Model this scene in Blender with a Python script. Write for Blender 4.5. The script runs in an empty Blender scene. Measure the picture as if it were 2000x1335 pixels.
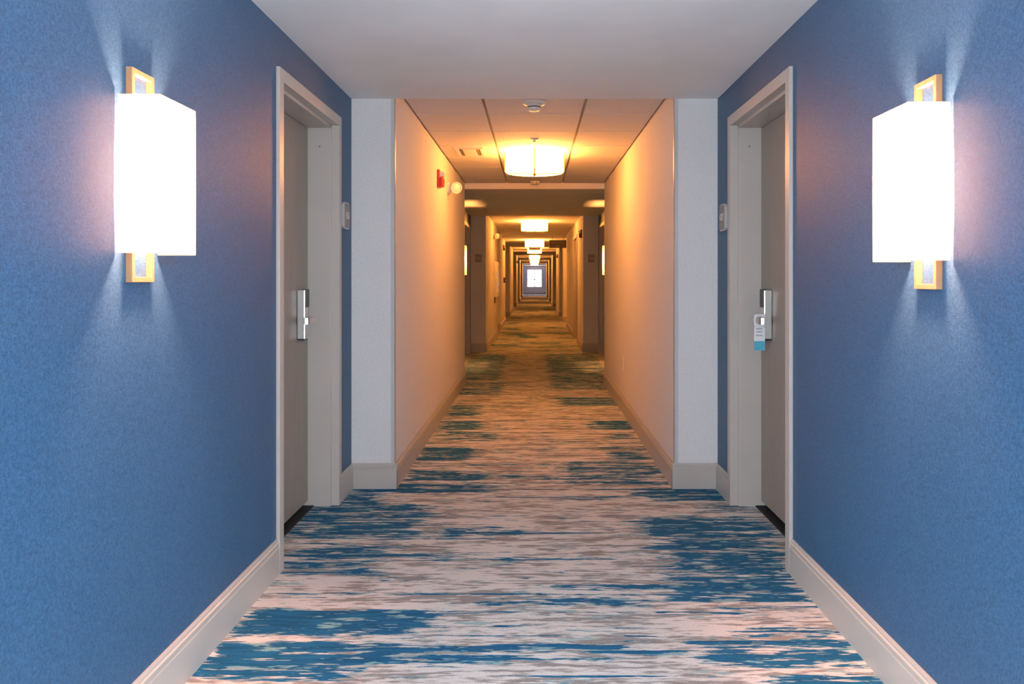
import bpy, bmesh, math, random
from mathutils import Vector, Matrix

# ------------------------------------------------------------------ camera
sc = bpy.context.scene
COL = sc.collection
F = 1454.0                     # focal length in pixels of the 2000 px wide frame
H = 1.232                      # eye height
cam_d = bpy.data.cameras.new('camera')
cam = bpy.data.objects.new('camera', cam_d)
COL.objects.link(cam)
cam.location = (0, 0, H)
cam.rotation_euler = (math.pi / 2, 0, 0)
cam_d.sensor_width = 36.0
cam_d.lens = 36.0 * F / 2000.0
cam_d.shift_x = -0.022
cam_d.shift_y = -0.0615
cam_d.clip_start = 0.02
cam_d.clip_end = 300
sc.camera = cam

# ------------------------------------------------------------------ world, exposure
SKY = 34.0
w = bpy.data.worlds.new('overcast_sky')
sc.world = w
w.use_nodes = True
bg = w.node_tree.nodes['Background']
bg.inputs[0].default_value = (0.90, 0.945, 1.0, 1)
bg.inputs[1].default_value = SKY
sc.view_settings.view_transform = 'Standard'
sc.view_settings.look = 'None'
sc.view_settings.gamma = 1.0
sc.view_settings.use_curve_mapping = False
sc.view_settings.exposure = 0.12
sc.cycles.max_bounces = 10
sc.cycles.diffuse_bounces = 6
sc.cycles.glossy_bounces = 3
sc.cycles.transparent_max_bounces = 12
sc.cycles.caustics_reflective = False
sc.cycles.caustics_refractive = False
sc.cycles.sample_clamp_indirect = 6.0
sc.cycles.use_denoising = True

LAMP_COL = (1.0, 0.35, 0.06)
LAMP_EMIT = 50.0
LAMP_BOTTOM = 17.0
SCONCE_COL = (1.0, 0.44, 0.26)
SCONCE_W = 48.0

# far window and added lobby windows: (y of the glass, z0, z1, half width)
WIN_FAR = (59.55, 0.576, 1.99, 0.595)
WIN_NEAR = (-1.25, 0.12, 2.22, 1.15)
WNX = 2.40                     # two unseen lobby windows added for daylight, left and right of the hallway's axis
for nm, (y, z0, z1, hw), d, xc in (('far_window_daylight', WIN_FAR, 1, 0), ('added_lobby_daylight', WIN_NEAR, -1, -WNX), ('added_lobby_daylight', WIN_NEAR, -1, WNX)):
    ld = bpy.data.lights.new(nm, 'AREA')
    ld.shape = 'RECTANGLE'
    ld.size = 2 * hw
    ld.size_y = z1 - z0
    ld.cycles.is_portal = True
    lo = bpy.data.objects.new(nm, ld)
    COL.objects.link(lo)
    lo.location = (xc, y + d * 0.045, (z0 + z1) / 2)
    lo.rotation_euler = (-math.pi / 2 if d > 0 else math.pi / 2, 0, 0)

# ------------------------------------------------------------------ helpers
def srgb(r, g, b):
    f = lambda c: (c / 255 / 12.92) if c / 255 <= 0.04045 else ((c / 255 + 0.055) / 1.055) ** 2.4
    return (f(r), f(g), f(b), 1)

def mat(name, col, rough=0.6, metal=0.0, spec=0.5, bump=0.0, bscale=200.0, var=0.0, vscale=(60, 60, 60),
        emit=None, estr=0.0):
    m = bpy.data.materials.new(name)
    m.use_nodes = True
    nt = m.node_tree
    p = nt.nodes['Principled BSDF']
    if len(col) == 3:
        col = (*col, 1)
    p.inputs['Base Color'].default_value = col
    p.inputs['Roughness'].default_value = rough
    p.inputs['Metallic'].default_value = metal
    p.inputs['Specular IOR Level'].default_value = spec
    tc = nt.nodes.new('ShaderNodeTexCoord')
    mp = nt.nodes.new('ShaderNodeMapping')
    mp.inputs['Scale'].default_value = vscale
    nt.links.new(tc.outputs['Object'], mp.inputs['Vector'])
    nz = nt.nodes.new('ShaderNodeTexNoise')
    nz.inputs['Scale'].default_value = 1.0
    nz.inputs['Detail'].default_value = 3.0
    nt.links.new(mp.outputs[0], nz.inputs['Vector'])
    mr = nt.nodes.new('ShaderNodeMapRange')
    mr.inputs['From Min'].default_value = 0.3
    mr.inputs['From Max'].default_value = 0.7
    mr.inputs['To Min'].default_value = 1 - var
    mr.inputs['To Max'].default_value = 1 + var
    nt.links.new(nz.outputs['Fac'], mr.inputs['Value'])
    mx = nt.nodes.new('ShaderNodeMix')
    mx.data_type = 'RGBA'
    mx.blend_type = 'MULTIPLY'
    mx.inputs['Factor'].default_value = 1.0
    mx.inputs['A'].default_value = col
    nt.links.new(mr.outputs[0], mx.inputs['B'])
    nt.links.new(mx.outputs['Result'], p.inputs['Base Color'])
    if bump:
        b = nt.nodes.new('ShaderNodeBump')
        b.inputs['Strength'].default_value = bump
        b.inputs['Distance'].default_value = 0.002
        n2 = nt.nodes.new('ShaderNodeTexNoise')
        n2.inputs['Scale'].default_value = bscale
        n2.inputs['Detail'].default_value = 2
        nt.links.new(tc.outputs['Object'], n2.inputs['Vector'])
        nt.links.new(n2.outputs['Fac'], b.inputs['Height'])
        nt.links.new(b.outputs[0], p.inputs['Normal'])
    if emit:
        p.inputs['Emission Color'].default_value = (*emit, 1)
        p.inputs['Emission Strength'].default_value = estr
    return m

def woven(name, c1, c2, fine=1.0, rough=0.75, spec=0.35):
    """wall vinyl with a cross-hatched linen weave"""
    m = bpy.data.materials.new(name)
    m.use_nodes = True
    nt = m.node_tree
    L = nt.links.new
    p = nt.nodes['Principled BSDF']
    p.inputs['Roughness'].default_value = rough
    p.inputs['Specular IOR Level'].default_value = spec
    tc = nt.nodes.new('ShaderNodeTexCoord')
    outs = []
    for sc3 in ((340 * fine, 340 * fine, 110 * fine), (120 * fine, 120 * fine, 340 * fine), (170, 170, 170)):
        mp = nt.nodes.new('ShaderNodeMapping')
        mp.inputs['Scale'].default_value = sc3
        L(tc.outputs['Object'], mp.inputs['Vector'])
        n = nt.nodes.new('ShaderNodeTexNoise')
        n.inputs['Scale'].default_value = 1
        n.inputs['Detail'].default_value = 2
        L(mp.outputs[0], n.inputs['Vector'])
        outs.append(n.outputs['Fac'])
    a = nt.nodes.new('ShaderNodeMath'); a.operation = 'ADD'
    L(outs[0], a.inputs[0]); L(outs[1], a.inputs[1])
    b = nt.nodes.new('ShaderNodeMath'); b.operation = 'ADD'
    L(a.outputs[0], b.inputs[0]); L(outs[2], b.inputs[1])
    mr = nt.nodes.new('ShaderNodeMapRange')
    mr.inputs['From Min'].default_value = 1.15
    mr.inputs['From Max'].default_value = 1.85
    L(b.outputs[0], mr.inputs['Value'])
    mx = nt.nodes.new('ShaderNodeMix'); mx.data_type = 'RGBA'
    mx.inputs['A'].default_value = (*c1, 1)
    mx.inputs['B'].default_value = (*c2, 1)
    L(mr.outputs[0], mx.inputs['Factor'])
    L(mx.outputs['Result'], p.inputs['Base Color'])
    bp = nt.nodes.new('ShaderNodeBump')
    bp.inputs['Strength'].default_value = 0.25
    bp.inputs['Distance'].default_value = 0.001
    L(b.outputs[0], bp.inputs['Height'])
    L(bp.outputs[0], p.inputs['Normal'])
    return m

def carpet():
    m = bpy.data.materials.new('carpet')
    m.use_nodes = True
    nt = m.node_tree
    L = nt.links.new
    p = nt.nodes['Principled BSDF']
    p.inputs['Roughness'].default_value = 0.95
    p.inputs['Specular IOR Level'].default_value = 0.1
    tc = nt.nodes.new('ShaderNodeTexCoord')

    def noise(scale, detail=4, rough=0.6, dist=0.0, off=(0, 0, 0)):
        mp = nt.nodes.new('ShaderNodeMapping')
        mp.inputs['Scale'].default_value = scale
        mp.inputs['Location'].default_value = off
        L(tc.outputs['Object'], mp.inputs['Vector'])
        n = nt.nodes.new('ShaderNodeTexNoise')
        n.inputs['Scale'].default_value = 1
        n.inputs['Detail'].default_value = detail
        n.inputs['Roughness'].default_value = rough
        n.inputs['Distortion'].default_value = dist
        L(mp.outputs[0], n.inputs['Vector'])
        return n.outputs['Fac']

    def math_(op, a, b, c=None):
        n = nt.nodes.new('ShaderNodeMath'); n.operation = op
        for i, v in enumerate((a, b, c)):
            if v is None: continue
            if isinstance(v, (int, float)): n.inputs[i].default_value = v
            else: L(v, n.inputs[i])
        return n.outputs[0]

    def step(v, lo, hi):
        n = nt.nodes.new('ShaderNodeMapRange')
        n.inputs['From Min'].default_value = lo
        n.inputs['From Max'].default_value = hi
        L(v, n.inputs['Value'])
        return n.outputs[0]

    def mix(f, a, b, mode='MIX'):
        n = nt.nodes.new('ShaderNodeMix'); n.data_type = 'RGBA'; n.blend_type = mode
        for k, v in (('Factor', f), ('A', a), ('B', b)):
            if isinstance(v, (int, float)): n.inputs[k].default_value = v
            elif isinstance(v, tuple): n.inputs[k].default_value = v if len(v) == 4 else (*v, 1)
            else: L(v, n.inputs[k])
        return n.outputs['Result']

    at = nt.nodes.new('ShaderNodeAttribute'); at.attribute_name = 'blue_yarn'
    bias = at.outputs['Fac']
    n1 = noise((2.0, 17, 1), 5, 0.66)
    n2 = noise((6, 50, 1), 3, 0.6, 0.0, (3, 7, 0))
    n3 = noise((14, 130, 1), 2, 0.5, 0.0, (9, 1, 0))
    v = math_('MULTIPLY_ADD', math_('SUBTRACT', n1, 0.5), 1.9, bias)
    v = math_('MULTIPLY_ADD', math_('SUBTRACT', n2, 0.5), 1.9, v)
    v = math_('MULTIPLY_ADD', math_('SUBTRACT', n3, 0.5), 0.9, v)
    n4 = noise((0.9, 27, 1), 2, 0.5, 0.0, (13, 5, 0))
    v = math_('MULTIPLY_ADD', step(n4, 0.58, 0.66), 0.48, v)
    # ground: cream with taupe blotches and a few pale aqua touches
    t = noise((2.6, 12, 1), 3, 0.6, 0.0, (21, 4, 0))
    t2 = noise((9, 60, 1), 3, 0.6, 0.0, (31, 14, 0))
    tt = math_('MULTIPLY_ADD', math_('SUBTRACT', t2, 0.5), 1.0, t)
    ground = mix(step(tt, 0.47, 0.60), (0.64, 0.595, 0.56), (0.27, 0.245, 0.23))
    aq = noise((3.5, 16, 1), 3, 0.6, 0.0, (51, 8, 0))
    aq = math_('MULTIPLY_ADD', math_('SUBTRACT', n2, 0.5), 0.5, aq)
    ground = mix(step(aq, 0.635, 0.665), ground, (0.30, 0.42, 0.42))
    # blue yarns
    bl = mix(step(n2, 0.35, 0.65), (0.010, 0.074, 0.160), (0.018, 0.128, 0.248))
    tq = noise((5, 26, 1), 3, 0.6, 0.0, (71, 3, 0))
    bl = mix(step(tq, 0.60, 0.63), bl, (0.20, 0.36, 0.38))
    halo = mix(step(v, 0.40, 0.43), ground, (0.27, 0.37, 0.38))
    col = mix(step(v, 0.50, 0.53), halo, bl)
    pile = noise((260, 260, 1), 2, 0.5)
    pl = nt.nodes.new('ShaderNodeMapRange')
    pl.inputs['From Min'].default_value = 0.25; pl.inputs['From Max'].default_value = 0.75
    pl.inputs['To Min'].default_value = 0.72; pl.inputs['To Max'].default_value = 1.25
    L(pile, pl.inputs['Value'])
    col = mix(1.0, col, pl.outputs[0], 'MULTIPLY')
    L(col, p.inputs['Base Color'])
    bp = nt.nodes.new('ShaderNodeBump')
    bp.inputs['Strength'].default_value = 0.35
    bp.inputs['Distance'].default_value = 0.003
    L(pile, bp.inputs['Height'])
    L(bp.outputs[0], p.inputs['Normal'])
    return m

def glass_mat(name, tint):
    m = bpy.data.materials.new(name)
    m.use_nodes = True
    nt = m.node_tree
    nt.nodes.clear()
    o = nt.nodes.new('ShaderNodeOutputMaterial')
    t = nt.nodes.new('ShaderNodeBsdfTransparent')
    t.inputs[0].default_value = tint
    g = nt.nodes.new('ShaderNodeBsdfGlossy')
    g.inputs['Roughness'].default_value = 0.02
    mx = nt.nodes.new('ShaderNodeMixShader')
    mx.inputs[0].default_value = 0.05
    nt.links.new(t.outputs[0], mx.inputs[1])
    nt.links.new(g.outputs[0], mx.inputs[2])
    nt.links.new(mx.outputs[0], o.inputs[0])
    return m

def glow(name, col, strength):
    m = bpy.data.materials.new(name)
    m.use_nodes = True
    p = m.node_tree.nodes['Principled BSDF']
    p.inputs['Base Color'].default_value = (0.8, 0.76, 0.7, 1)
    p.inputs['Roughness'].default_value = 0.8
    p.inputs['Emission Color'].default_value = (*col, 1)
    p.inputs['Emission Strength'].default_value = strength
    return m

def shade_mat():
    m = bpy.data.materials.new('sconce_fabric')
    m.use_nodes = True
    nt = m.node_tree
    nt.nodes.clear()
    o = nt.nodes.new('ShaderNodeOutputMaterial')
    d = nt.nodes.new('ShaderNodeBsdfDiffuse')
    d.inputs[0].default_value = (0.24, 0.225, 0.21, 1)
    t = nt.nodes.new('ShaderNodeBsdfTranslucent')
    t.inputs[0].default_value = (0.40, 0.37, 0.35, 1)
    tc = nt.nodes.new('ShaderNodeTexCoord')
    n = nt.nodes.new('ShaderNodeTexNoise')
    n.inputs['Scale'].default_value = 350
    nt.links.new(tc.outputs['Object'], n.inputs['Vector'])
    mr = nt.nodes.new('ShaderNodeMapRange')
    mr.inputs['To Min'].default_value = 0.42
    mr.inputs['To Max'].default_value = 0.58
    nt.links.new(n.outputs['Fac'], mr.inputs['Value'])
    mx = nt.nodes.new('ShaderNodeMixShader')
    nt.links.new(mr.outputs[0], mx.inputs[0])
    nt.links.new(d.outputs[0], mx.inputs[1])
    nt.links.new(t.outputs[0], mx.inputs[2])
    nt.links.new(mx.outputs[0], o.inputs[0])
    return m

M = dict(
    blue=woven('blue_wall_vinyl', (0.014, 0.060, 0.128), (0.040, 0.116, 0.226), rough=0.50, spec=0.45),
    white=woven('pale_wall_vinyl', (0.60, 0.575, 0.565), (0.74, 0.71, 0.70)),
    ceil=mat('ceiling_paint', (0.86, 0.83, 0.81), 0.85, var=0.03, vscale=(3, 3, 3), bump=0.15, bscale=120),
    tile=mat('ceiling_tile', (0.68, 0.655, 0.65), 0.9, var=0.05, vscale=(90, 90, 90), bump=0.3, bscale=300),
    grid=mat('ceiling_grid', (0.42, 0.36, 0.33), 0.6),
    trim=mat('greige_trim', (0.43, 0.39, 0.355), 0.38, var=0.02, vscale=(5, 5, 5)),
    door=mat('taupe_door', (0.25, 0.215, 0.185), 0.45, var=0.05, vscale=(25, 25, 2.5)),
    black=mat('black_rubber', (0.006, 0.006, 0.007), 0.7),
    steel=mat('satin_nickel', (0.62, 0.61, 0.58), 0.28, 1.0, var=0.04, vscale=(40, 40, 400)),
    reader=mat('black_plastic', (0.012, 0.01, 0.011), 0.35),
    brass=mat('champagne_wood', (0.34, 0.19, 0.095), 0.4, 0.0, var=0.08, vscale=(30, 30, 8)),
    strap=mat('bronze_strap', (0.30, 0.19, 0.10), 0.45, 0.6),
    plastic=mat('white_plastic', (0.74, 0.72, 0.69), 0.4),
    red=mat('red_plastic', (0.52, 0.025, 0.02), 0.35),
    maroon=mat('dark_red_plastic', (0.16, 0.012, 0.012), 0.4),
    lens=mat('clear_lens', (0.82, 0.80, 0.76), 0.15),
    dark=mat('dark_slot', (0.03, 0.025, 0.022), 0.6),
    signsilver=mat('silver_plastic', (0.55, 0.53, 0.52), 0.35, 0.3),
    signface=mat('taupe_plastic', (0.24, 0.185, 0.16), 0.4),
    cream=mat('cream_print', (0.66, 0.60, 0.52), 0.5),
    signdark=mat('dark_bronze_panel', (0.085, 0.055, 0.04), 0.4),
    paper=mat('white_card', (0.66, 0.65, 0.66), 0.5),
    aqua=mat('aqua_print', (0.07, 0.34, 0.46), 0.5, var=0.15, vscale=(60, 60, 60)),
    greyprint=mat('grey_print', (0.30, 0.31, 0.34), 0.6),
    exitred=mat('red_lettering', (0.30, 0.03, 0.01), 0.5),
    winframe=mat('window_frame', (0.14, 0.14, 0.15), 0.4),  # backlit darkness of the bars put into the frame colour
    glass=glass_mat('clear_glass', (0.95, 0.98, 1, 1)),
    tinted=glass_mat('tinted_glass', (0.68, 0.62, 0.62, 1)),  # tint added to cut the blue daylight on the end wall
    carpet=carpet(),
    lamp=glow('lamp_shade_fabric', LAMP_COL, LAMP_EMIT),
    lampbottom=glow('lamp_bottom_acrylic', LAMP_COL, LAMP_BOTTOM),
    shade=shade_mat(),
    guard=mat('corner_guard_vinyl', (0.50, 0.485, 0.475), 0.35),
    cabglass=mat('cabinet_pane', (0.42, 0.46, 0.54), 0.08),  # bluish reflections of the glass put into its opaque colour
)

def add_box(bm, x0, x1, y0, y1, z0, z1, bevel=0.0, seg=2):
    x0, x1 = min(x0, x1), max(x0, x1)
    y0, y1 = min(y0, y1), max(y0, y1)
    z0, z1 = min(z0, z1), max(z0, z1)
    r = bmesh.ops.create_cube(bm, size=1.0)
    vs = r['verts']
    for v in vs:
        v.co = Vector((x0 if v.co.x < 0 else x1, y0 if v.co.y < 0 else y1, z0 if v.co.z < 0 else z1))
    if bevel > 0:
        es = list({e for v in vs for e in v.link_edges})
        bmesh.ops.bevel(bm, geom=es, offset=bevel, segments=seg, profile=0.5, affect='EDGES')

def add_cyl(bm, c, r0, r1, h, axis='Z', seg=32):
    """cone or cylinder starting at c and running h along the axis"""
    rot = {'Z': Matrix.Identity(4), 'X': Matrix.Rotation(math.pi / 2, 4, 'Y'), 'Y': Matrix.Rotation(-math.pi / 2, 4, 'X')}[axis]
    mtx = Matrix.Translation(c) @ rot @ Matrix.Translation((0, 0, h / 2))
    if h < 0:
        r0, r1 = r1, r0
    bmesh.ops.create_cone(bm, cap_ends=True, segments=seg, radius1=r0, radius2=r1, depth=abs(h), matrix=mtx)

def add_lathe(bm, c, prof, axis='Z', seg=40):
    """prof: list of (r, h); revolved about the axis through c"""
    rot = {'Z': Matrix.Identity(4), 'X': Matrix.Rotation(math.pi / 2, 4, 'Y'), '-X': Matrix.Rotation(-math.pi / 2, 4, 'Y'),
           'Y': Matrix.Rotation(-math.pi / 2, 4, 'X'), '-Y': Matrix.Rotation(math.pi / 2, 4, 'X')}[axis]
    T = Matrix.Translation(c) @ rot
    rings = []
    for r, h in prof:
        rings.append([bm.verts.new(T @ Vector((r * math.cos(2 * math.pi * i / seg), r * math.sin(2 * math.pi * i / seg), h))) for i in range(seg)])
    for a, b in zip(rings, rings[1:]):
        for i in range(seg):
            j = (i + 1) % seg
            bm.faces.new((a[i], a[j], b[j], b[i]))
    for rg in (rings[0], rings[-1]):
        try: bm.faces.new(rg)
        except ValueError: pass

def add_prism(bm, pts, depth_vec):
    """closed outline pts (3-D) extruded along depth_vec"""
    a = [bm.verts.new(Vector(p)) for p in pts]
    b = [bm.verts.new(Vector(p) + Vector(depth_vec)) for p in pts]
    n = len(a)
    bm.faces.new(a); bm.faces.new(b[::-1])
    for i in range(n):
        j = (i + 1) % n
        bm.faces.new((a[i], b[i], b[j], a[j]))

def rrect(w_, h_, r, seg=5):
    out = []
    for cx, cy, a0 in ((w_ / 2 - r, h_ / 2 - r, 0), (-w_ / 2 + r, h_ / 2 - r, 90), (-w_ / 2 + r, -h_ / 2 + r, 180), (w_ / 2 - r, -h_ / 2 + r, 270)):
        for k in range(seg + 1):
            a = math.radians(a0 + 90 * k / seg)
            out.append((cx + r * math.cos(a), cy + r * math.sin(a)))
    return out

def obj(name, bm, m, parent=None, smooth=False):
    bmesh.ops.recalc_face_normals(bm, faces=bm.faces)
    me = bpy.data.meshes.new(name)
    bm.to_mesh(me); bm.free()
    me.materials.append(M[m] if isinstance(m, str) else m)
    if smooth:
        for f in me.polygons: f.use_smooth = True
        me.set_sharp_from_angle(angle=math.radians(35))
    o = bpy.data.objects.new(name, me)
    COL.objects.link(o)
    if parent is not None:
        o.parent = parent
        o.matrix_parent_inverse = Matrix.Translation(parent.location).inverted() if parent.type == 'EMPTY' else Matrix.Identity(4)
    return o

def boxes(name, m, parent, *bs, bevel=0.0):
    bm = bmesh.new()
    for b in bs:
        add_box(bm, *b, bevel=bevel)
    return obj(name, bm, m, parent)

def thing(name, label, cat, loc, group=None):
    o = bpy.data.objects.new(name, None)
    o.empty_display_size = 0.05
    COL.objects.link(o)
    o.location = loc
    o['label'] = label; o['category'] = cat
    if group: o['group'] = group
    bpy.context.view_layer.update()
    return o

def struct(o, label):
    o['kind'] = 'structure'; o['label'] = label
    return o

def text_mesh(name, s, size, m, parent, mtx, depth=0.0012):
    cu = bpy.data.curves.new('txt', 'FONT')
    cu.body = s; cu.size = size; cu.align_x = 'CENTER'; cu.align_y = 'CENTER'; cu.extrude = depth
    tmp = bpy.data.objects.new('txt', cu)
    COL.objects.link(tmp)
    dg = bpy.context.evaluated_depsgraph_get()
    me = bpy.data.meshes.new_from_object(tmp.evaluated_get(dg))
    bpy.data.objects.remove(tmp)
    me.transform(mtx)
    me.name = name
    me.materials.clear(); me.materials.append(M[m])
    o = bpy.data.objects.new(name, me)
    COL.objects.link(o)
    o.parent = parent
    o.matrix_parent_inverse = Matrix.Translation(parent.location).inverted() if parent.type == 'EMPTY' else Matrix.Identity(4)
    return o

# ------------------------------------------------------------------ dimensions
WX = 1.078          # side walls of the door bays
IX = 0.823          # walls of the narrow stretches
ZC = 2.292          # ceiling of the door bays
ZI = 2.3595         # ceiling of the narrow stretches
Y0, YE = 0.55, 59.50
LB, LX = -1.20, 3.75      # lobby behind the viewer: back wall, half width
# narrow stretches
LEFT = [(4.383, 8.77), (12.55, 16.45), (17.9, 21.0), (24.5, 29.0), (33.4, 37.0), (41.2, 44.9), (49.7, 53.6)]
RIGHT = [(4.383, 8.77), (12.55, 19.1), (21.3, 22.0), (24.4, 28.5), (33.2, 37.0), (41.2, 44.9), (49.7, 53.6)]

# ------------------------------------------------------------------ floor with the pattern of the carpet
random.seed(7)
def fl(u, v):
    y = H * F / (v - 544.0)
    return (u - 1044.0) * y / F, y

BLUE = [  # pixel boxes of blue yarn areas: u0, u1, v0, v1, weight
    (560, 842, 983, 1052, .62), (685, 842, 943, 960, .75), (620, 760, 960, 985, .62), (842, 1045, 1028, 1046, .6),
    (1240, 1530, 1010, 1050, .66), (1280, 1545, 1050, 1126, .62), (1290, 1585, 1120, 1177, .68), (1250, 1430, 952, 978, .72),
    (555, 765, 1066, 1122, .60), (756, 1240, 1086, 1094, .55), (1040, 1345, 1138, 1152, .72), (932, 1270, 1166, 1183, .60),
    (440, 850, 1188, 1240, .80), (395, 805, 1253, 1300, .80), (770, 1250, 1257, 1270, .70), (780, 1060, 1276, 1294, .78),
    (1050, 1260, 1280, 1291, .62), (360, 700, 1290, 1330, .70), (1355, 1700, 1246, 1302, .66), (1430, 1665, 1226, 1252, .6),
    (1500, 1735, 1315, 1350, .80), (1230, 1360, 1270, 1285, .5), (1380, 1480, 985, 1000, .6),
    (777, 960, 944, 962, .70), (785, 970, 918, 938, .66), (1086, 1310, 902, 947, .52), (960, 1100, 928, 938, .5),
    (810, 938, 872, 899, .72), (850, 945, 820, 840, .66), (850, 990, 842, 860, .5), (1149, 1240, 820, 838, .70),
    (1185, 1280, 880, 897, .62), (1180, 1250, 846, 860, .55), (1090, 1210, 774, 792, .62), (865, 948, 790, 812, .58),
    (900, 990, 692, 742, .55), (1065, 1190, 690, 760, .50), (885, 990, 745, 770, .5), (920, 1010, 700, 712, .4),
    (975, 1060, 862, 866, .5), (900, 1200, 905, 911, .42), (900, 1180, 876, 879, .42), (1000, 1290, 970, 976, .42),
    (640, 900, 1150, 1156, .35), (1100, 1300, 1085, 1092, .4),
]
blobs = []
for u0, u1, v0, v1, wgt in BLUE:
    ya, yb = H * F / (v1 - 544.0), H * F / (v0 - 544.0)
    ym = (ya + yb) / 2
    blobs.append(((u0 - 1044) * ym / F, (u1 - 1044) * ym / F, ya, yb, wgt))
for k in range(150):
    y = random.uniform(12.5, 60)
    side = random.choice((-1, 1, 0))
    wd = random.uniform(0.3, 0.9)
    cx = side * random.uniform(0.35, 0.8) if side else random.uniform(-0.3, 0.3)
    hgt = random.uniform(0.15, 0.6)
    blobs.append((cx - wd / 2, cx + wd / 2, y, y + hgt, random.uniform(.4, .75)))
for k in range(14):
    y = random.uniform(Y0, 2.1); cx = random.uniform(-1, 1); wd = random.uniform(.4, 1.1)
    blobs.append((cx - wd / 2, cx + wd / 2, y, y + random.uniform(.06, .25), .7))

def bias(x, y):
    b = 0.08 if y < 4.3 else 0.18
    for x0, x1, ya, yb, wgt in blobs:
        if y < ya - 0.15 or y > yb + 0.15 or x < x0 - 0.3 or x > x1 + 0.3:
            continue
        sy = 0.018 + 0.0022 * y
        sx = 0.10
        dy = min(y - ya, yb - y) / sy
        dx = min(x - x0, x1 - x) / sx
        f = max(0.0, min(1.0, 0.5 + 0.5 * dy)) * max(0.0, min(1.0, 0.5 + 0.5 * dx))
        b = max(b, wgt * f)
    return b

xs = [-1.36 + 0.04 * i for i in range(69)]
ys = []
y = Y0
while y < YE + 0.15:
    ys.append(y)
    y += 0.02 if 1.9 < y < 6 else (0.035 if y < 12 else 0.12)
ys.append(YE + 0.2)
nx = len(xs)
verts = [(x, y, 0.0) for y in ys for x in xs]
faces = [(j * nx + i, j * nx + i + 1, (j + 1) * nx + i + 1, (j + 1) * nx + i) for j in range(len(ys) - 1) for i in range(nx - 1)]
me = bpy.data.meshes.new('floor')
me.from_pydata(verts, [], faces)
att = me.attributes.new('blue_yarn', 'FLOAT', 'POINT')
att.data.foreach_set('value', [bias(x, y) for (x, y, z) in verts])
me.materials.append(M['carpet'])
floor = bpy.data.objects.new('floor', me)
COL.objects.link(floor)
struct(floor, 'blue, taupe and cream streaked carpet running the length of the hallway')
me = bpy.data.meshes.new('floor')
me.from_pydata([(-LX - .1, LB - .15, 0), (LX + .1, LB - .15, 0), (LX + .1, Y0, 0), (-LX - .1, Y0, 0)], [], [(0, 1, 2, 3)])
me.attributes.new('blue_yarn', 'FLOAT', 'POINT').data.foreach_set('value', [.3] * 4)
me.materials.append(M['carpet'])
lf = bpy.data.objects.new('floor', me)
COL.objects.link(lf)
struct(lf, 'streaked carpet of the lobby behind the viewer')

# ------------------------------------------------------------------ walls
DOORS = [(3.107, 4.103), (11.30, 12.29)]            # outer edges of the door frames of the two near bays
BAYS_L = [(Y0, 4.383)] + [(a[1], b[0]) for a, b in zip(LEFT, LEFT[1:])] + [(LEFT[-1][1], YE)]
BAYS_R = [(Y0, 4.383)] + [(a[1], b[0]) for a, b in zip(RIGHT, RIGHT[1:])] + [(RIGHT[-1][1], YE)]
ZT = 2.55
for s, side, bays, blocks in ((-1, 'left', BAYS_L, LEFT), (1, 'right', BAYS_R, RIGHT)):
    for i, (a, b) in enumerate(bays):
        bs = []
        d = [q for q in DOORS if a < q[0] < b]
        if d:
            p0, p1 = d[0][0] + 0.02, d[0][1] - 0.02
            bs += [(s * WX, s * 1.33, a, p0, 0, ZT), (s * WX, s * 1.33, p1, b, 0, ZT), (s * WX, s * 1.33, p0, p1, 2.10, ZT),
                   (s * 1.33, s * 1.42, a, b, -0.05, ZT)]
        else:
            bs += [(s * WX, s * 1.42, a, b, 0, ZT)]
        o = boxes('wall_' + side, 'blue' if i != 2 or side == 'left' and i != 2 else 'white', None, *bs)
        struct(o, f'blue textured wall of door bay on the {side}, number {i + 1} counted from the front')
    for i, (a, b) in enumerate(blocks):
        bs = [(s * IX, s * 1.42, a, b, 0, ZT)]
        if side == 'right' and i == 1:                  # a service door sits in this stretch
            bs = [(s * IX, s * 1.42, a, 14.27, 0, ZT), (s * IX, s * 1.42, 15.50, b, 0, ZT), (s * IX, s * 1.42, 14.27, 15.50, 2.10, ZT),
                  (s * 1.1, s * 1.42, 14.27, 15.50, 0, 2.10)]
        o = boxes('wall_' + side, 'white', None, *bs)
        struct(o, f'pale textured wall of the narrow stretch on the {side}, number {i + 1} counted from the front')

hw_, wz0, wz1 = WIN_FAR[3], WIN_FAR[1], WIN_FAR[2]
struct(boxes('wall_end', 'white', None, (-1.42, -hw_, YE, YE + .15, 0, ZT), (hw_, 1.42, YE, YE + .15, 0, ZT),
             (-hw_, hw_, YE, YE + .15, 0, wz0), (-hw_, hw_, YE, YE + .15, wz1, ZT)), 'pale end wall around the bright far window')
hw_, wz0, wz1 = WIN_NEAR[3], WIN_NEAR[1], WIN_NEAR[2]
bs = [(-WNX + hw_, WNX - hw_, LB - .1, LB, 0, ZT)]  # unseen wall, solid in the middle to keep daylight off the far bays
for s in (-1, 1):
    bs += [(s * (WNX + hw_), s * (LX + .1), LB - .1, LB, 0, ZT), (s * (WNX - hw_), s * (WNX + hw_), LB - .1, LB, 0, wz0),
           (s * (WNX - hw_), s * (WNX + hw_), LB - .1, LB, wz1, ZT)]
struct(boxes('wall_front', 'white', None, *bs), 'unseen lobby wall behind the viewer with two windows added for daylight')
for s, side in ((-1, 'left'), (1, 'right')):
    struct(boxes('wall_' + side, 'white', None, (s * LX, s * (LX + .1), LB, Y0, 0, ZT), (s * 1.42, s * (LX + .1), Y0, Y0 + .12, 0, ZT)),
           f'pale lobby wall behind the viewer, {side} side')

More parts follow.
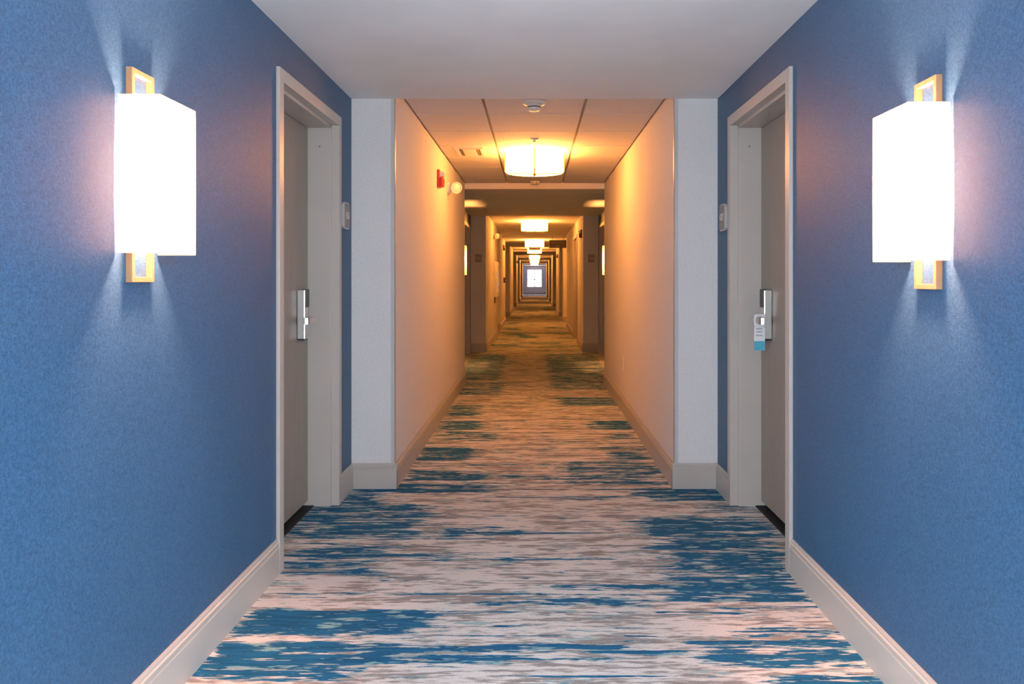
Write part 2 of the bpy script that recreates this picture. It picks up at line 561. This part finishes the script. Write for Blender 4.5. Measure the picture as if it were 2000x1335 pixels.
def window(name, label, y, z0, z1, hw, zbar, xc=0, mw=.022, gl='glass'):
    t = bpy.data.objects.new(name, None); COL.objects.link(t); t.location = (xc, y, z0)
    struct(t, label)
    bpy.context.view_layer.update()
    boxes('window_frame', 'winframe', t, (xc - hw, xc - hw + .035, y - .03, y + .03, z0, z1), (xc + hw - .035, xc + hw, y - .03, y + .03, z0, z1),
          (xc - hw, xc + hw, y - .03, y + .03, z0, z0 + .035), (xc - hw, xc + hw, y - .03, y + .03, z1 - .035, z1))
    boxes('mullion', 'winframe', t, (xc - mw, xc + mw, y - .028, y + .028, z0 + .03, z1 - .03))
    for x0, x1 in ((xc - hw + .03, xc - mw), (xc + mw, xc + hw - .03)):
        boxes('crossbar', 'winframe', t, (x0, x1, y - .014, y + .014, zbar - mw / 2, zbar + mw / 2))
        for za, zb in ((z0 + .03, zbar - mw / 2), (zbar + mw / 2, z1 - .03)):
            boxes('pane', gl, t, (x0, x1, y - .003, y + .003, za, zb))
window('window_1', 'bright four-pane window at the far end of the hallway', WIN_FAR[0], WIN_FAR[1], WIN_FAR[2], WIN_FAR[3], 1.19, 0, .045, 'tinted')
window('window_2', 'large unseen lobby window added for daylight behind the viewer, left side', WIN_NEAR[0], WIN_NEAR[1], WIN_NEAR[2], WIN_NEAR[3], 1.1, -WNX)
window('window_3', 'large unseen lobby window added for daylight behind the viewer, right side', WIN_NEAR[0], WIN_NEAR[1], WIN_NEAR[2], WIN_NEAR[3], 1.1, WNX)

# ------------------------------------------------------------------ ceilings
LOW = [(Y0, 4.383), (8.77, 12.55), (19.1, 24.45), (28.8, 33.3), (37.0, 41.2), (44.9, 49.7), (53.6, YE + .15)]
HIGH = [(12.55, 19.1), (24.45, 28.8), (33.3, 37.0), (41.2, 44.9), (49.7, 53.6)]
for i, (a, b) in enumerate(LOW):
    struct(boxes('ceiling', 'ceil', None, (-1.42, 1.42, a, b, ZC, ZT + .08)), f'smooth painted low ceiling of door bay {i + 1} counted from the front')
struct(boxes('ceiling', 'ceil', None, (-LX - .1, LX + .1, LB - .1, Y0, ZC, ZT + .08)), 'painted ceiling of the lobby behind the viewer')
for i, (a, b) in enumerate(HIGH):
    struct(boxes('ceiling', 'ceil', None, (-1.42, 1.42, a, b, ZI, ZT + .08)), f'raised ceiling of narrow stretch {i + 2} counted from the front')
grid = struct(boxes('ceiling', 'grid', None, (-1.42, 1.42, 4.383, 8.77, ZI + .012, ZT + .08)), 'ceiling of square acoustic tiles in the nearest narrow stretch')
rows = [4.425, 5.06, 5.672, 6.282, 6.892, 7.502, 8.112, 8.755]
cols = [-IX + .003, -.325, .325, IX - .003]
for i in range(7):
    for j in range(3):
        g0 = .010 if j else .012
        g1 = .010 if j < 2 else .012
        boxes('tile', 'tile', grid, (cols[j] + g0, cols[j + 1] - g1, rows[i] + .007, rows[i + 1] - .007, ZI - .002, ZI + .012))

# ------------------------------------------------------------------ baseboards
PROF = [(0, 0), (.014, 0), (.014, .112), (.0105, .116), (.0105, .122), (.013, .124), (.013, .132), (.008, .136), (.008, .142), (.005, .150), (0, .150)]
def base_run(bm, p, q, n):
    """profile along the floor from p to q, n = outward normal (both 2-D)"""
    d = Vector((q[0] - p[0], q[1] - p[1], 0))
    add_prism(bm, [(p[0] + n[0] * t, p[1] + n[1] * t, z) for t, z in PROF], d)
for s, side, bays, blocks in ((-1, 'left', BAYS_L, LEFT), (1, 'right', BAYS_R, RIGHT)):
    for i, (a, b) in enumerate(bays):
        bm = bmesh.new()
        d = [q for q in DOORS if a < q[0] < b]
        runs = [(a, d[0][0]), (d[0][1], b)] if d else [(a, b)]
        for p, q in runs:
            base_run(bm, (s * WX, p), (s * WX, q - .001), (-s, 0))
        struct(obj('baseboard_' + side, bm, 'trim'), f'greige baseboard of door bay {i + 1} from the front, {side} side')
    for i, (a, b) in enumerate(blocks):
        bm = bmesh.new()
        base_run(bm, (s * (WX - .001), a), (s * (IX - .014), a), (0, -1))
        runs = [(a - .0132, b)]
        if side == 'right' and i == 1:
            runs = [(a - .0132, 14.22), (15.55, b)]
        for p, q in runs:
            base_run(bm, (s * IX, p), (s * IX, q), (-s, 0))
        struct(obj('baseboard_' + side, bm, 'trim'), f'greige baseboard of narrow stretch {i + 1} from the front, {side} side')
bm = bmesh.new()
base_run(bm, (-WX + .02, YE), (WX - .02, YE), (0, -1))
struct(obj('baseboard_end', bm, 'trim'), 'greige baseboard under the far window')

# ------------------------------------------------------------------ corner guards on the first pilasters
for s, side in ((-1, 'left'), (1, 'right')):
    bm = bmesh.new()
    x = s * IX
    add_box(bm, x - s * .002, x + s * .022, 4.383 - .0025, 4.383, .150, ZC - .002)
    add_box(bm, x - s * .0025, x, 4.383 - .0025, 4.383 + .022, .150, ZC - .002)
    o = obj('corner_guard', bm, 'guard')
    o['label'] = f'slim grey corner guard on the near {side} wall end, floor trim to ceiling'
    o['category'] = 'corner guard'
    o['group'] = 'corner guards on the near wall ends'

# ------------------------------------------------------------------ guest room doors
def guest_door(s, name, label, y0, y1, locks=True):
    t = bpy.data.objects.new(name, None); COL.objects.link(t)
    t.location = (s * WX, (y0 + y1) / 2, 0)
    struct(t, label)
    bpy.context.view_layer.update()
    c = 0.052
    k = .016
    boxes('door_frame', 'trim', t,
          (s * 1.063, s * 1.110, y0, y0 + c, 0, 2.12), (s * 1.063, s * 1.110, y1 - c, y1, 0, 2.12),
          (s * 1.063, s * 1.110, y0 + c, y1 - c, 2.066, 2.12),
          (s * 1.105, s * 1.31, y0 + .02, y0 + c + k, 0, 2.10), (s * 1.105, s * 1.31, y1 - c - k, y1 - .02, 0, 2.10),
          (s * 1.105, s * 1.31, y0 + c, y1 - c, 2.066 - k, 2.10), bevel=0.0015)
    leaf = boxes('door_leaf', 'door', t, (s * 1.228, s * 1.272, y0 + c + k + .003, y1 - c - k - .003, .032, 2.047), bevel=.0015)
    boxes('threshold', 'black', t, (s * 1.197, s * 1.325, y0 + c + k, y1 - c - k, .0005, .006))
    bm = bmesh.new()
    add_cyl(bm, (s * 1.165, y1 - c - k, 1.950), .005, .004, -.003, 'Y', 16)
    obj('plug', bm, 'signface', t)
    if locks:
        e = y1 - 4.103
        lk = boxes('lock', 'steel', t, (s * 1.186, s * 1.228, 3.845 + e, 3.911 + e, .920, 1.176), bevel=.004)
        boxes('card_reader', 'reader', lk, (s * 1.1825, s * 1.20, 3.847 + e, 3.909 + e, 1.084, 1.1785), bevel=.002)
        bm = bmesh.new()
        add_cyl(bm, (s * 1.188, 3.878 + e, 1.018), .017, .015, -s * .012, 'X', 24)
        add_cyl(bm, (s * 1.180, 3.878 + e, 1.018), .010, .010, -s * .032, 'X', 20)
        pts = [(1.139, 3.890), (1.157, 3.890), (1.157, 3.786), (1.163, 3.777), (1.183, 3.775), (1.183, 3.757), (1.158, 3.757), (1.145, 3.762), (1.139, 3.775)]
        add_prism(bm, [(s * x, y_ + e, 1.003) for x, y_ in pts], (0, 0, .031))
        obj('lever', bm, 'steel', lk)
        boxes('lock_foot', 'reader', lk, (s * 1.190, s * 1.226, 3.848 + e, 3.908 + e, .914, .921))
    return t
guest_door(-1, 'door_1', 'taupe guest room door set deep in a greige frame, left of the near bay', *DOORS[0])
guest_door(1, 'door_2', 'taupe guest room door with a hanger on its lever, right of the near bay', *DOORS[0])
guest_door(-1, 'door_3', 'guest room door hidden almost wholly behind the left wall, second bay', *DOORS[1])
guest_door(1, 'door_4', 'guest room door hidden almost wholly behind the right wall, second bay', *DOORS[1])
# service door in the long right wall
t = bpy.data.objects.new('door_5', None); COL.objects.link(t); t.location = (IX, 14.88, 0)
struct(t, 'flush service door in the right wall beyond the red alarm')
bpy.context.view_layer.update()
boxes('door_frame', 'trim', t, (.806, .95, 14.22, 14.275, 0, 2.09), (.806, .95, 15.495, 15.55, 0, 2.09), (.806, .95, 14.275, 15.495, 2.04, 2.09), bevel=.0015)
boxes('door_leaf', 'door', t, (.86, .90, 14.278, 15.492, .012, 2.038))

# ------------------------------------------------------------------ door hanger on the right lever
HY, HX = 3.800, 1.1485
t = thing('door_hanger', 'white and aqua paper hanger hooked on the lever of the right door', 'door hanger', (HX, HY, .87))
bm = bmesh.new()
hole = [(HX + .0215 * math.cos(a), 1.020 + .0215 * math.sin(a)) for a in [math.radians(d_) for d_ in range(0, 360, 15)]]
outer = []
hw, zt, zb = .028, 1.052, .915
for (hx, hz) in hole:                     # project the hole's rays on the card's outline
    dx, dz = hx - HX, hz - 1.020
    kk = min(hw / abs(dx) if abs(dx) > 1e-6 else 9e9, ((zt - 1.020) if dz > 0 else (1.020 - .985)) / abs(dz) if abs(dz) > 1e-6 else 9e9)
    outer.append((HX + dx * kk, 1.020 + dz * kk))
T_ = .0012
va = [[bm.verts.new((x, HY + k_, z)) for x, z in ring] for k_ in (0, T_) for ring in (hole, outer)]
n = len(hole)
for i in range(n):
    j = (i + 1) % n
    bm.faces.new((va[0][i], va[0][j], va[1][j], va[1][i]))
    bm.faces.new((va[2][i], va[3][i], va[3][j], va[2][j]))
    bm.faces.new((va[0][i], va[2][i], va[2][j], va[0][j]))
    bm.faces.new((va[1][i], va[1][j], va[3][j], va[3][i]))
add_box(bm, HX - hw, HX + hw, HY, HY + T_, zb, .986)
obj('card', bm, 'paper', t)
boxes('printed_band', 'aqua', t, (HX - hw, HX + hw, HY, HY + T_, .868, zb))
for z_, w2 in ((.978, .017), (.962, .016), (.944, .019)):
    boxes('print_line', 'greyprint', t, (HX - w2, HX + w2 - .004, HY - .0005, HY + .0003, z_ - .003, z_ + .003))

# ------------------------------------------------------------------ wall sconces
def sconce(s, yc, dz, label, col=SCONCE_COL, watt=SCONCE_W):
    t = thing('wall_sconce', label, 'wall lamp', (s * WX, yc, 1.223 + dz), 'boxy wall sconces')
    z0, z1 = 1.223 + dz, 1.792 + dz
    a, b = yc - .0575, yc + .0575
    q = .014
    boxes('mounting_frame', 'brass', t, (s * WX, s * 1.0605, a, a + q, z0, z1), (s * WX, s * 1.0605, b - q, b, z0, z1),
          (s * WX, s * 1.0605, a + q, b - q, z0, z0 + q), (s * WX, s * 1.0605, a + q, b - q, z1 - q, z1), bevel=.001)
    boxes('back_plate', 'plastic', t, (s * WX, s * 1.066, yc - .03, yc + .03, 1.43 + dz, 1.58 + dz))
    y0, y1 = yc - .101, yc + .101
    k = .0025
    za, zb = 1.299 + dz, 1.709 + dz
    bm = bmesh.new()                         # one sheet of fabric folded round three sides
    pl = [(s * 1.074, y0), (s * .965, y0), (s * .965, y1), (s * 1.074, y1)]
    lo_ = [bm.verts.new((x, y_, za)) for x, y_ in pl]
    hi_ = [bm.verts.new((x, y_, zb)) for x, y_ in pl]
    for i in range(3):
        bm.faces.new((lo_[i], lo_[i + 1], hi_[i + 1], hi_[i]))
    obj('shade', bm, 'shade', t)
    for zq in (.235, .331):
        ld = bpy.data.lights.new('bulb', 'POINT')
        ld.color = col; ld.energy = watt; ld.shadow_soft_size = .022
        lo = bpy.data.objects.new('bulb', ld); COL.objects.link(lo)
        lo.parent = t
        lo.location = (-s * .06, 0, zq)
sconce(-1, 2.020, 0.0, 'boxy lit wall sconce in front of the left door')
sconce(1, 2.024, -.019, 'boxy lit wall sconce in front of the right door')
sconce(-1, 10.50, -.01, 'lit sconce edge peeking past the left wall in the second bay', (1, .38, .09), 36.0)
sconce(1, 10.50, -.01, 'lit sconce edge peeking past the right wall in the second bay', (1, .38, .09), 36.0)

# ------------------------------------------------------------------ ceiling drums
def ceiling_light(y, zc, label):
    t = thing('ceiling_light', label, 'ceiling lamp', (0, y, zc), 'drum ceiling lamps along the hallway')
    R, zb = .255, zc - .19
    bm = bmesh.new()
    add_lathe(bm, (0, y, 0), [(R - .004, zc - .018), (R, zc - .016), (R, zb), (R - .004, zb), (R - .004, zb + .004)], seg=64)
    obj('drum_shade', bm, 'lamp', t, True)
    bm = bmesh.new()
    add_lathe(bm, (0, y, 0), [(R - .005, zb + .003), (R - .02, zb - .001), (.02, zb - .006)], seg=64)
    obj('bottom_diffuser', bm, 'lampbottom', t, True)
    bm = bmesh.new()
    add_cyl(bm, (0, y, zc - .016), .20, .20, .016, 'Z', 48)
    obj('ceiling_plate', bm, 'plastic', t)
    for k in range(4):
        an = k * math.pi / 2 - math.pi / 2
        bm = bmesh.new()
        ca, sa = math.cos(an), math.sin(an)
        w_ = .005
        def P(r, u, z): return (r * ca - u * sa, y + r * sa + u * ca, z)
        prof = [(R + .004, zc - .012), (R + .004, zb + .010), (R - .008, zb - .003), (.0, zb - .012), (.0, zb - .016), (R - .006, zb - .007), (R + .009, zb + .008), (R + .009, zc - .012)]
        add_prism(bm, [P(r, -w_, z) for r, z in prof], Vector(P(0, w_, 0)) - Vector(P(0, -w_, 0)))
        obj('strap', bm, 'strap', t)
    bm = bmesh.new()
    add_lathe(bm, (0, y, 0), [(.016, zb - .010), (.018, zb - .018), (.010, zb - .024), (.004, zb - .03)], seg=20)
    obj('finial', bm, 'strap', t, True)
LAMPS = [(6.56, ZI), (14.5, ZI), (20.2, ZC), (27.2, ZI), (35.2, ZI), (43.0, ZI), (51.5, ZI)]
ORD = ['nearest and largest drum lamp under the tiled ceiling', 'second drum lamp from the viewer, straight above the hanging sign',
       'third drum lamp from the viewer, just above the exit sign', 'fourth drum lamp from the viewer, just below the exit sign',
       'fifth drum lamp from the viewer, deep in the hallway', 'sixth drum lamp from the viewer, deep in the hallway',
       'last drum lamp before the far window']
for (y, zc), lb in zip(LAMPS, ORD):
    ceiling_light(y, zc, lb)

# ------------------------------------------------------------------ ceiling devices
t = thing('smoke_detector', 'round white smoke detector on the tiled ceiling at the opening', 'smoke detector', (0.0, 4.74, ZI))
zc = ZI - .002
bm = bmesh.new(); add_lathe(bm, (-.002, 4.74, zc), [(.074, 0), (.075, -.006), (.070, -.014), (.052, -.020)], seg=40); obj('base', bm, 'plastic', t, True)
bm = bmesh.new(); add_lathe(bm, (-.002, 4.74, zc), [(.046, -.018), (.046, -.026), (.040, -.030), (.040, -.038), (.044, -.040), (.043, -.047), (.034, -.054), (.01, -.057)], seg=40); obj('dome', bm, 'plastic', t, True)
bm = bmesh.new(); add_lathe(bm, (-.002, 4.74, zc), [(.0405, -.031), (.0412, -.034), (.0405, -.037)], seg=32); obj('vent_ring', bm, 'dark', t, True)

def sprinkler(y, z, label, r=.036):
    t = thing('sprinkler', label, 'sprinkler', (0, y, z), 'ceiling sprinklers')
    bm = bmesh.new(); add_lathe(bm, (0, y, z), [(r, 0), (r, -.004), (r * .8, -.010), (r * .45, -.012)], seg=32); obj('escutcheon', bm, 'plastic', t, True)
    bm = bmesh.new()
    add_cyl(bm, (0, y, z - .012), .009, .007, -.018, 'Z', 16)
    add_cyl(bm, (0, y, z - .040), .016, .016, -.002, 'Z', 20)
    add_box(bm, -.012, -.009, y - .003, y + .003, z - .042, z - .012)
    add_box(bm, .009, .012, y - .003, y + .003, z - .042, z - .012)
    obj('head', bm, 'steel', t)
sprinkler(5.98, ZI - .002, 'small white sprinkler on the tiled ceiling before the nearest drum lamp')
t = thing('ceiling_sensor', 'small white two-slot sensor on the tiled ceiling behind the nearest drum lamp', 'sensor', (0.003, 8.6, ZI))
bm = bmesh.new(); add_lathe(bm, (.003, 8.60, ZI - .002), [(.055, 0), (.055, -.02), (.045, -.034), (.01, -.038)], seg=36); obj('base', bm, 'plastic', t, True)
for dx in (-.02, .02):
    boxes('slot', 'dark', t, (.003 + dx - .008, .003 + dx + .008, 8.545, 8.56, ZI - .026, ZI - .018))

t = thing('air_vent', 'small rectangular air vent in the left ceiling tiles by the nearest lamp', 'air vent', (-.566, 6.59, ZI))
x0, x1, y0, y1 = -.69, -.445, 6.39, 6.79
zc = ZI - .002
boxes('frame', 'plastic', t, (x0, x0 + .03, y0, y1, zc - .008, zc), (x1 - .03, x1, y0, y1, zc - .008, zc),
      (x0 + .03, x1 - .03, y0, y0 + .03, zc - .008, zc), (x0 + .03, x1 - .03, y1 - .03, y1, zc - .008, zc), bevel=.002)
boxes('duct_opening', 'signface', t, (x0 + .03, x1 - .03, y0 + .03, y1 - .03, zc - .001, zc))
boxes('centre_panel', 'plastic', t, (x0 + .065, x1 - .065, y0 + .04, y1 - .04, zc - .010, zc - .006), bevel=.001)
for xq in (x0 + .045, x1 - .055):
    boxes('slat', 'signface', t, (xq, xq + .012, y0 + .03, y1 - .03, zc - .006, zc - .003))

# ------------------------------------------------------------------ alarms and emergency lights on the walls
def horn_strobe(s, y, z, label, body, group='horn strobes', k=1.0):
    t = thing('horn_strobe', label, 'fire alarm', (s * IX, y, z), group)
    X = s * IX
    boxes('back_box', body, t, (X, X - s * .022, y - .062 * k, y + .062 * k, z - .074 * k, z + .074 * k), bevel=.004)
    bm = bmesh.new()
    add_box(bm, X - s * .020, X - s * .050, y - .055 * k, y + .055 * k, z - .068 * k, z + .010 * k, bevel=.008)
    for q in range(5):
        add_box(bm, X - s * .049, X - s * .053, y - .045 * k, y + .045 * k, z - (.058 - .013 * q) * k, z - (.052 - .013 * q) * k)
    obj('horn', bm, body, t)
    bm = bmesh.new()
    add_prism(bm, [(X - s * .020, y - .045 * k, z + .062 * k), (X - s * .052, y - .04 * k, z + .056 * k), (X - s * .062, y - .035 * k, z + .038 * k), (X - s * .052, y - .04 * k, z + .020 * k), (X - s * .020, y - .045 * k, z + .014 * k)], (0, .085 * k, 0))
    obj('strobe_lens', bm, 'lens', t)
horn_strobe(-1, 6.335, 2.082, 'bright red fire alarm horn strobe on the left wall near the tiled ceiling', 'red')
horn_strobe(1, 12.98, 2.02, 'dark red fire alarm horn strobe high on the right wall before the service door', 'maroon')
horn_strobe(-1, 19.5, 2.05, 'small dark alarm on the left wall past the lobby opening', 'maroon')
horn_strobe(1, 26.2, 2.04, 'tiny dark alarm on the right wall past the hanging sign', 'maroon')
horn_strobe(-1, 34.3, 2.02, 'tiny dark alarm deep on the left wall', 'maroon')

def emergency_head(s, y, z, label):
    t = thing('emergency_light', label, 'emergency light', (s * IX, y, z), 'emergency light heads')
    X = s * IX
    bm = bmesh.new(); add_lathe(bm, (X, y, z), [(.062, 0), (.060, .014), (.045, .028), (.022, .036), (.020, .06)], axis='-X' if s > 0 else 'X', seg=36); obj('base', bm, 'plastic', t, True)
    c = Vector((X - s * .075, y - .02, z + .002))
    bm = bmesh.new()
    add_lathe(bm, (0, 0, 0), [(.018, -.055), (.038, -.045), (.052, -.02), (.056, .01), (.056, .03), (.050, .034), (.042, .026), (.042, .02)], axis='-Y', seg=36)
    R_ = Matrix.Translation(c) @ Matrix.Rotation(math.radians(25 * -s), 4, 'Z') @ Matrix.Rotation(math.radians(12), 4, 'X')
    bmesh.ops.transform(bm, matrix=R_, verts=bm.verts)
    hd = obj('lamp_head', bm, 'plastic', t, True)
    bm = bmesh.new()
    add_lathe(bm, (0, 0, 0), [(.042, .020), (.036, .026), (.02, .030), (.004, .031)], axis='-Y', seg=32)
    bmesh.ops.transform(bm, matrix=R_, verts=bm.verts)
    obj('lens', bm, 'lens', hd, True)
emergency_head(-1, 7.06, 2.093, 'round white emergency light head beside the bright red alarm')
emergency_head(-1, 14.75, 2.08, 'small white emergency light on the left wall above the glazed cabinet')

# outlet on the right wall
t = thing('wall_outlet', 'cream double wall outlet low on the right wall', 'outlet', (IX, 6.88, .45))
boxes('cover_plate', 'plastic', t, (IX, IX - .006, 6.845, 6.915, .392, .508), bevel=.002)
for z in (.472, .428):
    so = boxes('socket', 'plastic', t, (IX - .005, IX - .008, 6.864, 6.896, z - .014, z + .014), bevel=.001)
    for dy in (-.007, .007):
        boxes('slot', 'dark', so, (IX - .0075, IX - .0083, 6.88 + dy - .0015, 6.88 + dy + .0015, z - .006, z + .006))

# glazed cabinet on the left wall
t = thing('extinguisher_cabinet', 'tall white wall cabinet with glazed door on the left wall', 'wall cabinet', (-IX, 15.5, .866))
boxes('body', 'plastic', t, (-.8215, -.765, 15.15, 15.85, .866, 1.587), bevel=.004)
dr = boxes('cabinet_door', 'plastic', t, (-.765, -.752, 15.17, 15.24, .886, 1.567), (-.765, -.752, 15.76, 15.83, .886, 1.567),
           (-.765, -.752, 15.24, 15.76, .886, .956), (-.765, -.752, 15.24, 15.76, 1.497, 1.567))
boxes('pane', 'cabglass', dr, (-.764, -.757, 15.24, 15.76, .956, 1.497))
boxes('handle', 'steel', dr, (-.752, -.735, 15.195, 15.21, 1.18, 1.28))
boxes('lower_strip', 'dark', t, (-.8215, -.800, 15.18, 15.20, .74, .868))  # small dark strip below the cabinet

# pull station
t = thing('pull_station', 'small dark red pull station on the left wall past the lobby opening', 'fire alarm', (-IX, 19.8, 1.2))
boxes('housing', 'maroon', t, (-IX, -IX + .045, 19.72, 19.85, 1.13, 1.27), bevel=.004)
boxes('pull_handle', 'lens', t, (-IX + .045, -IX + .055, 19.75, 19.82, 1.19, 1.21))

# ------------------------------------------------------------------ room number signs
def room_sign(origin, right, up, nrm, num, label):
    """plate centred at origin; right / up / nrm are unit vectors of its face"""
    t = thing('room_sign', label, 'room sign', origin, 'room number signs')
    o, r, u, n_ = (Vector(v) for v in (origin, right, up, nrm))
    bm = bmesh.new()
    add_prism(bm, [o + r * a + u * b for a, b in rrect(.118, .150, .022)], n_ * .015)
    obj('plate', bm, 'signsilver', t)
    bm = bmesh.new()
    add_prism(bm, [o + n_ * .0145 + r * a + u * b for a, b in rrect(.106, .138, .018)], n_ * .003)
    obj('face_panel', bm, 'signface', t)
    mtx = Matrix((( r.x, u.x, n_.x, 0), (r.y, u.y, n_.y, 0), (r.z, u.z, n_.z, 0), (0, 0, 0, 1)))
    text_mesh('lettering', num, .056, 'cream', t, Matrix.Translation(o + n_ * .0180) @ mtx)
room_sign((-WX, 4.222, 1.590), (0, 1, 0), (0, 0, 1), (1, 0, 0), '428', 'room number sign on the blue wall beside the left door')
room_sign((WX, 4.222, 1.580), (0, -1, 0), (0, 0, 1), (-1, 0, 0), '427', 'room number sign on the blue wall beside the right door')
room_sign((-.945, 12.55, 1.580), (1, 0, 0), (0, 0, 1), (0, -1, 0), '426', 'brown room number sign on the second left wall end')
room_sign((.955, 12.55, 1.576), (1, 0, 0), (0, 0, 1), (0, -1, 0), '425', 'brown room number sign on the second right wall end')

# ------------------------------------------------------------------ hanging signs
t = thing('hanging_sign', 'dark hanging direction sign under the ceiling by the right wall', 'sign', (.595, 18.95, 2.02))
boxes('panel', 'signdark', t, (.375, .812, 18.94, 18.96, 2.02, 2.222), bevel=.003)
for x in (.45, .74):
    boxes('hanger', 'strap', t, (x - .005, x + .005, 18.945, 18.955, 2.22, ZI))
RX = Matrix.Rotation(math.pi / 2, 4, 'X')
text_mesh('lettering', 'ELEVATORS', .066, 'signface', t, Matrix.Translation((.594, 18.9385, 2.158)) @ RX)
bm = bmesh.new()
add_prism(bm, [(.53, 18.9395, 2.078), (.60, 18.9395, 2.078), (.60, 18.9395, 2.095), (.645, 18.9395, 2.068), (.60, 18.9395, 2.041), (.60, 18.9395, 2.058), (.53, 18.9395, 2.058)], (0, -.002, 0))
obj('arrow', bm, 'signface', t)

t = thing('exit_sign', 'small exit sign hanging between the drum lamps in mid hallway', 'exit sign', (.008, 22.4, 2.098))
boxes('panel', 'plastic', t, (-.17, .186, 22.39, 22.42, 2.098, 2.225), bevel=.003)
boxes('mount', 'plastic', t, (-.05, .066, 22.395, 22.415, 2.222, ZC))
text_mesh('lettering', 'EXIT', .135, 'exitred', t, Matrix.Translation((.008, 22.388, 2.162)) @ RX)
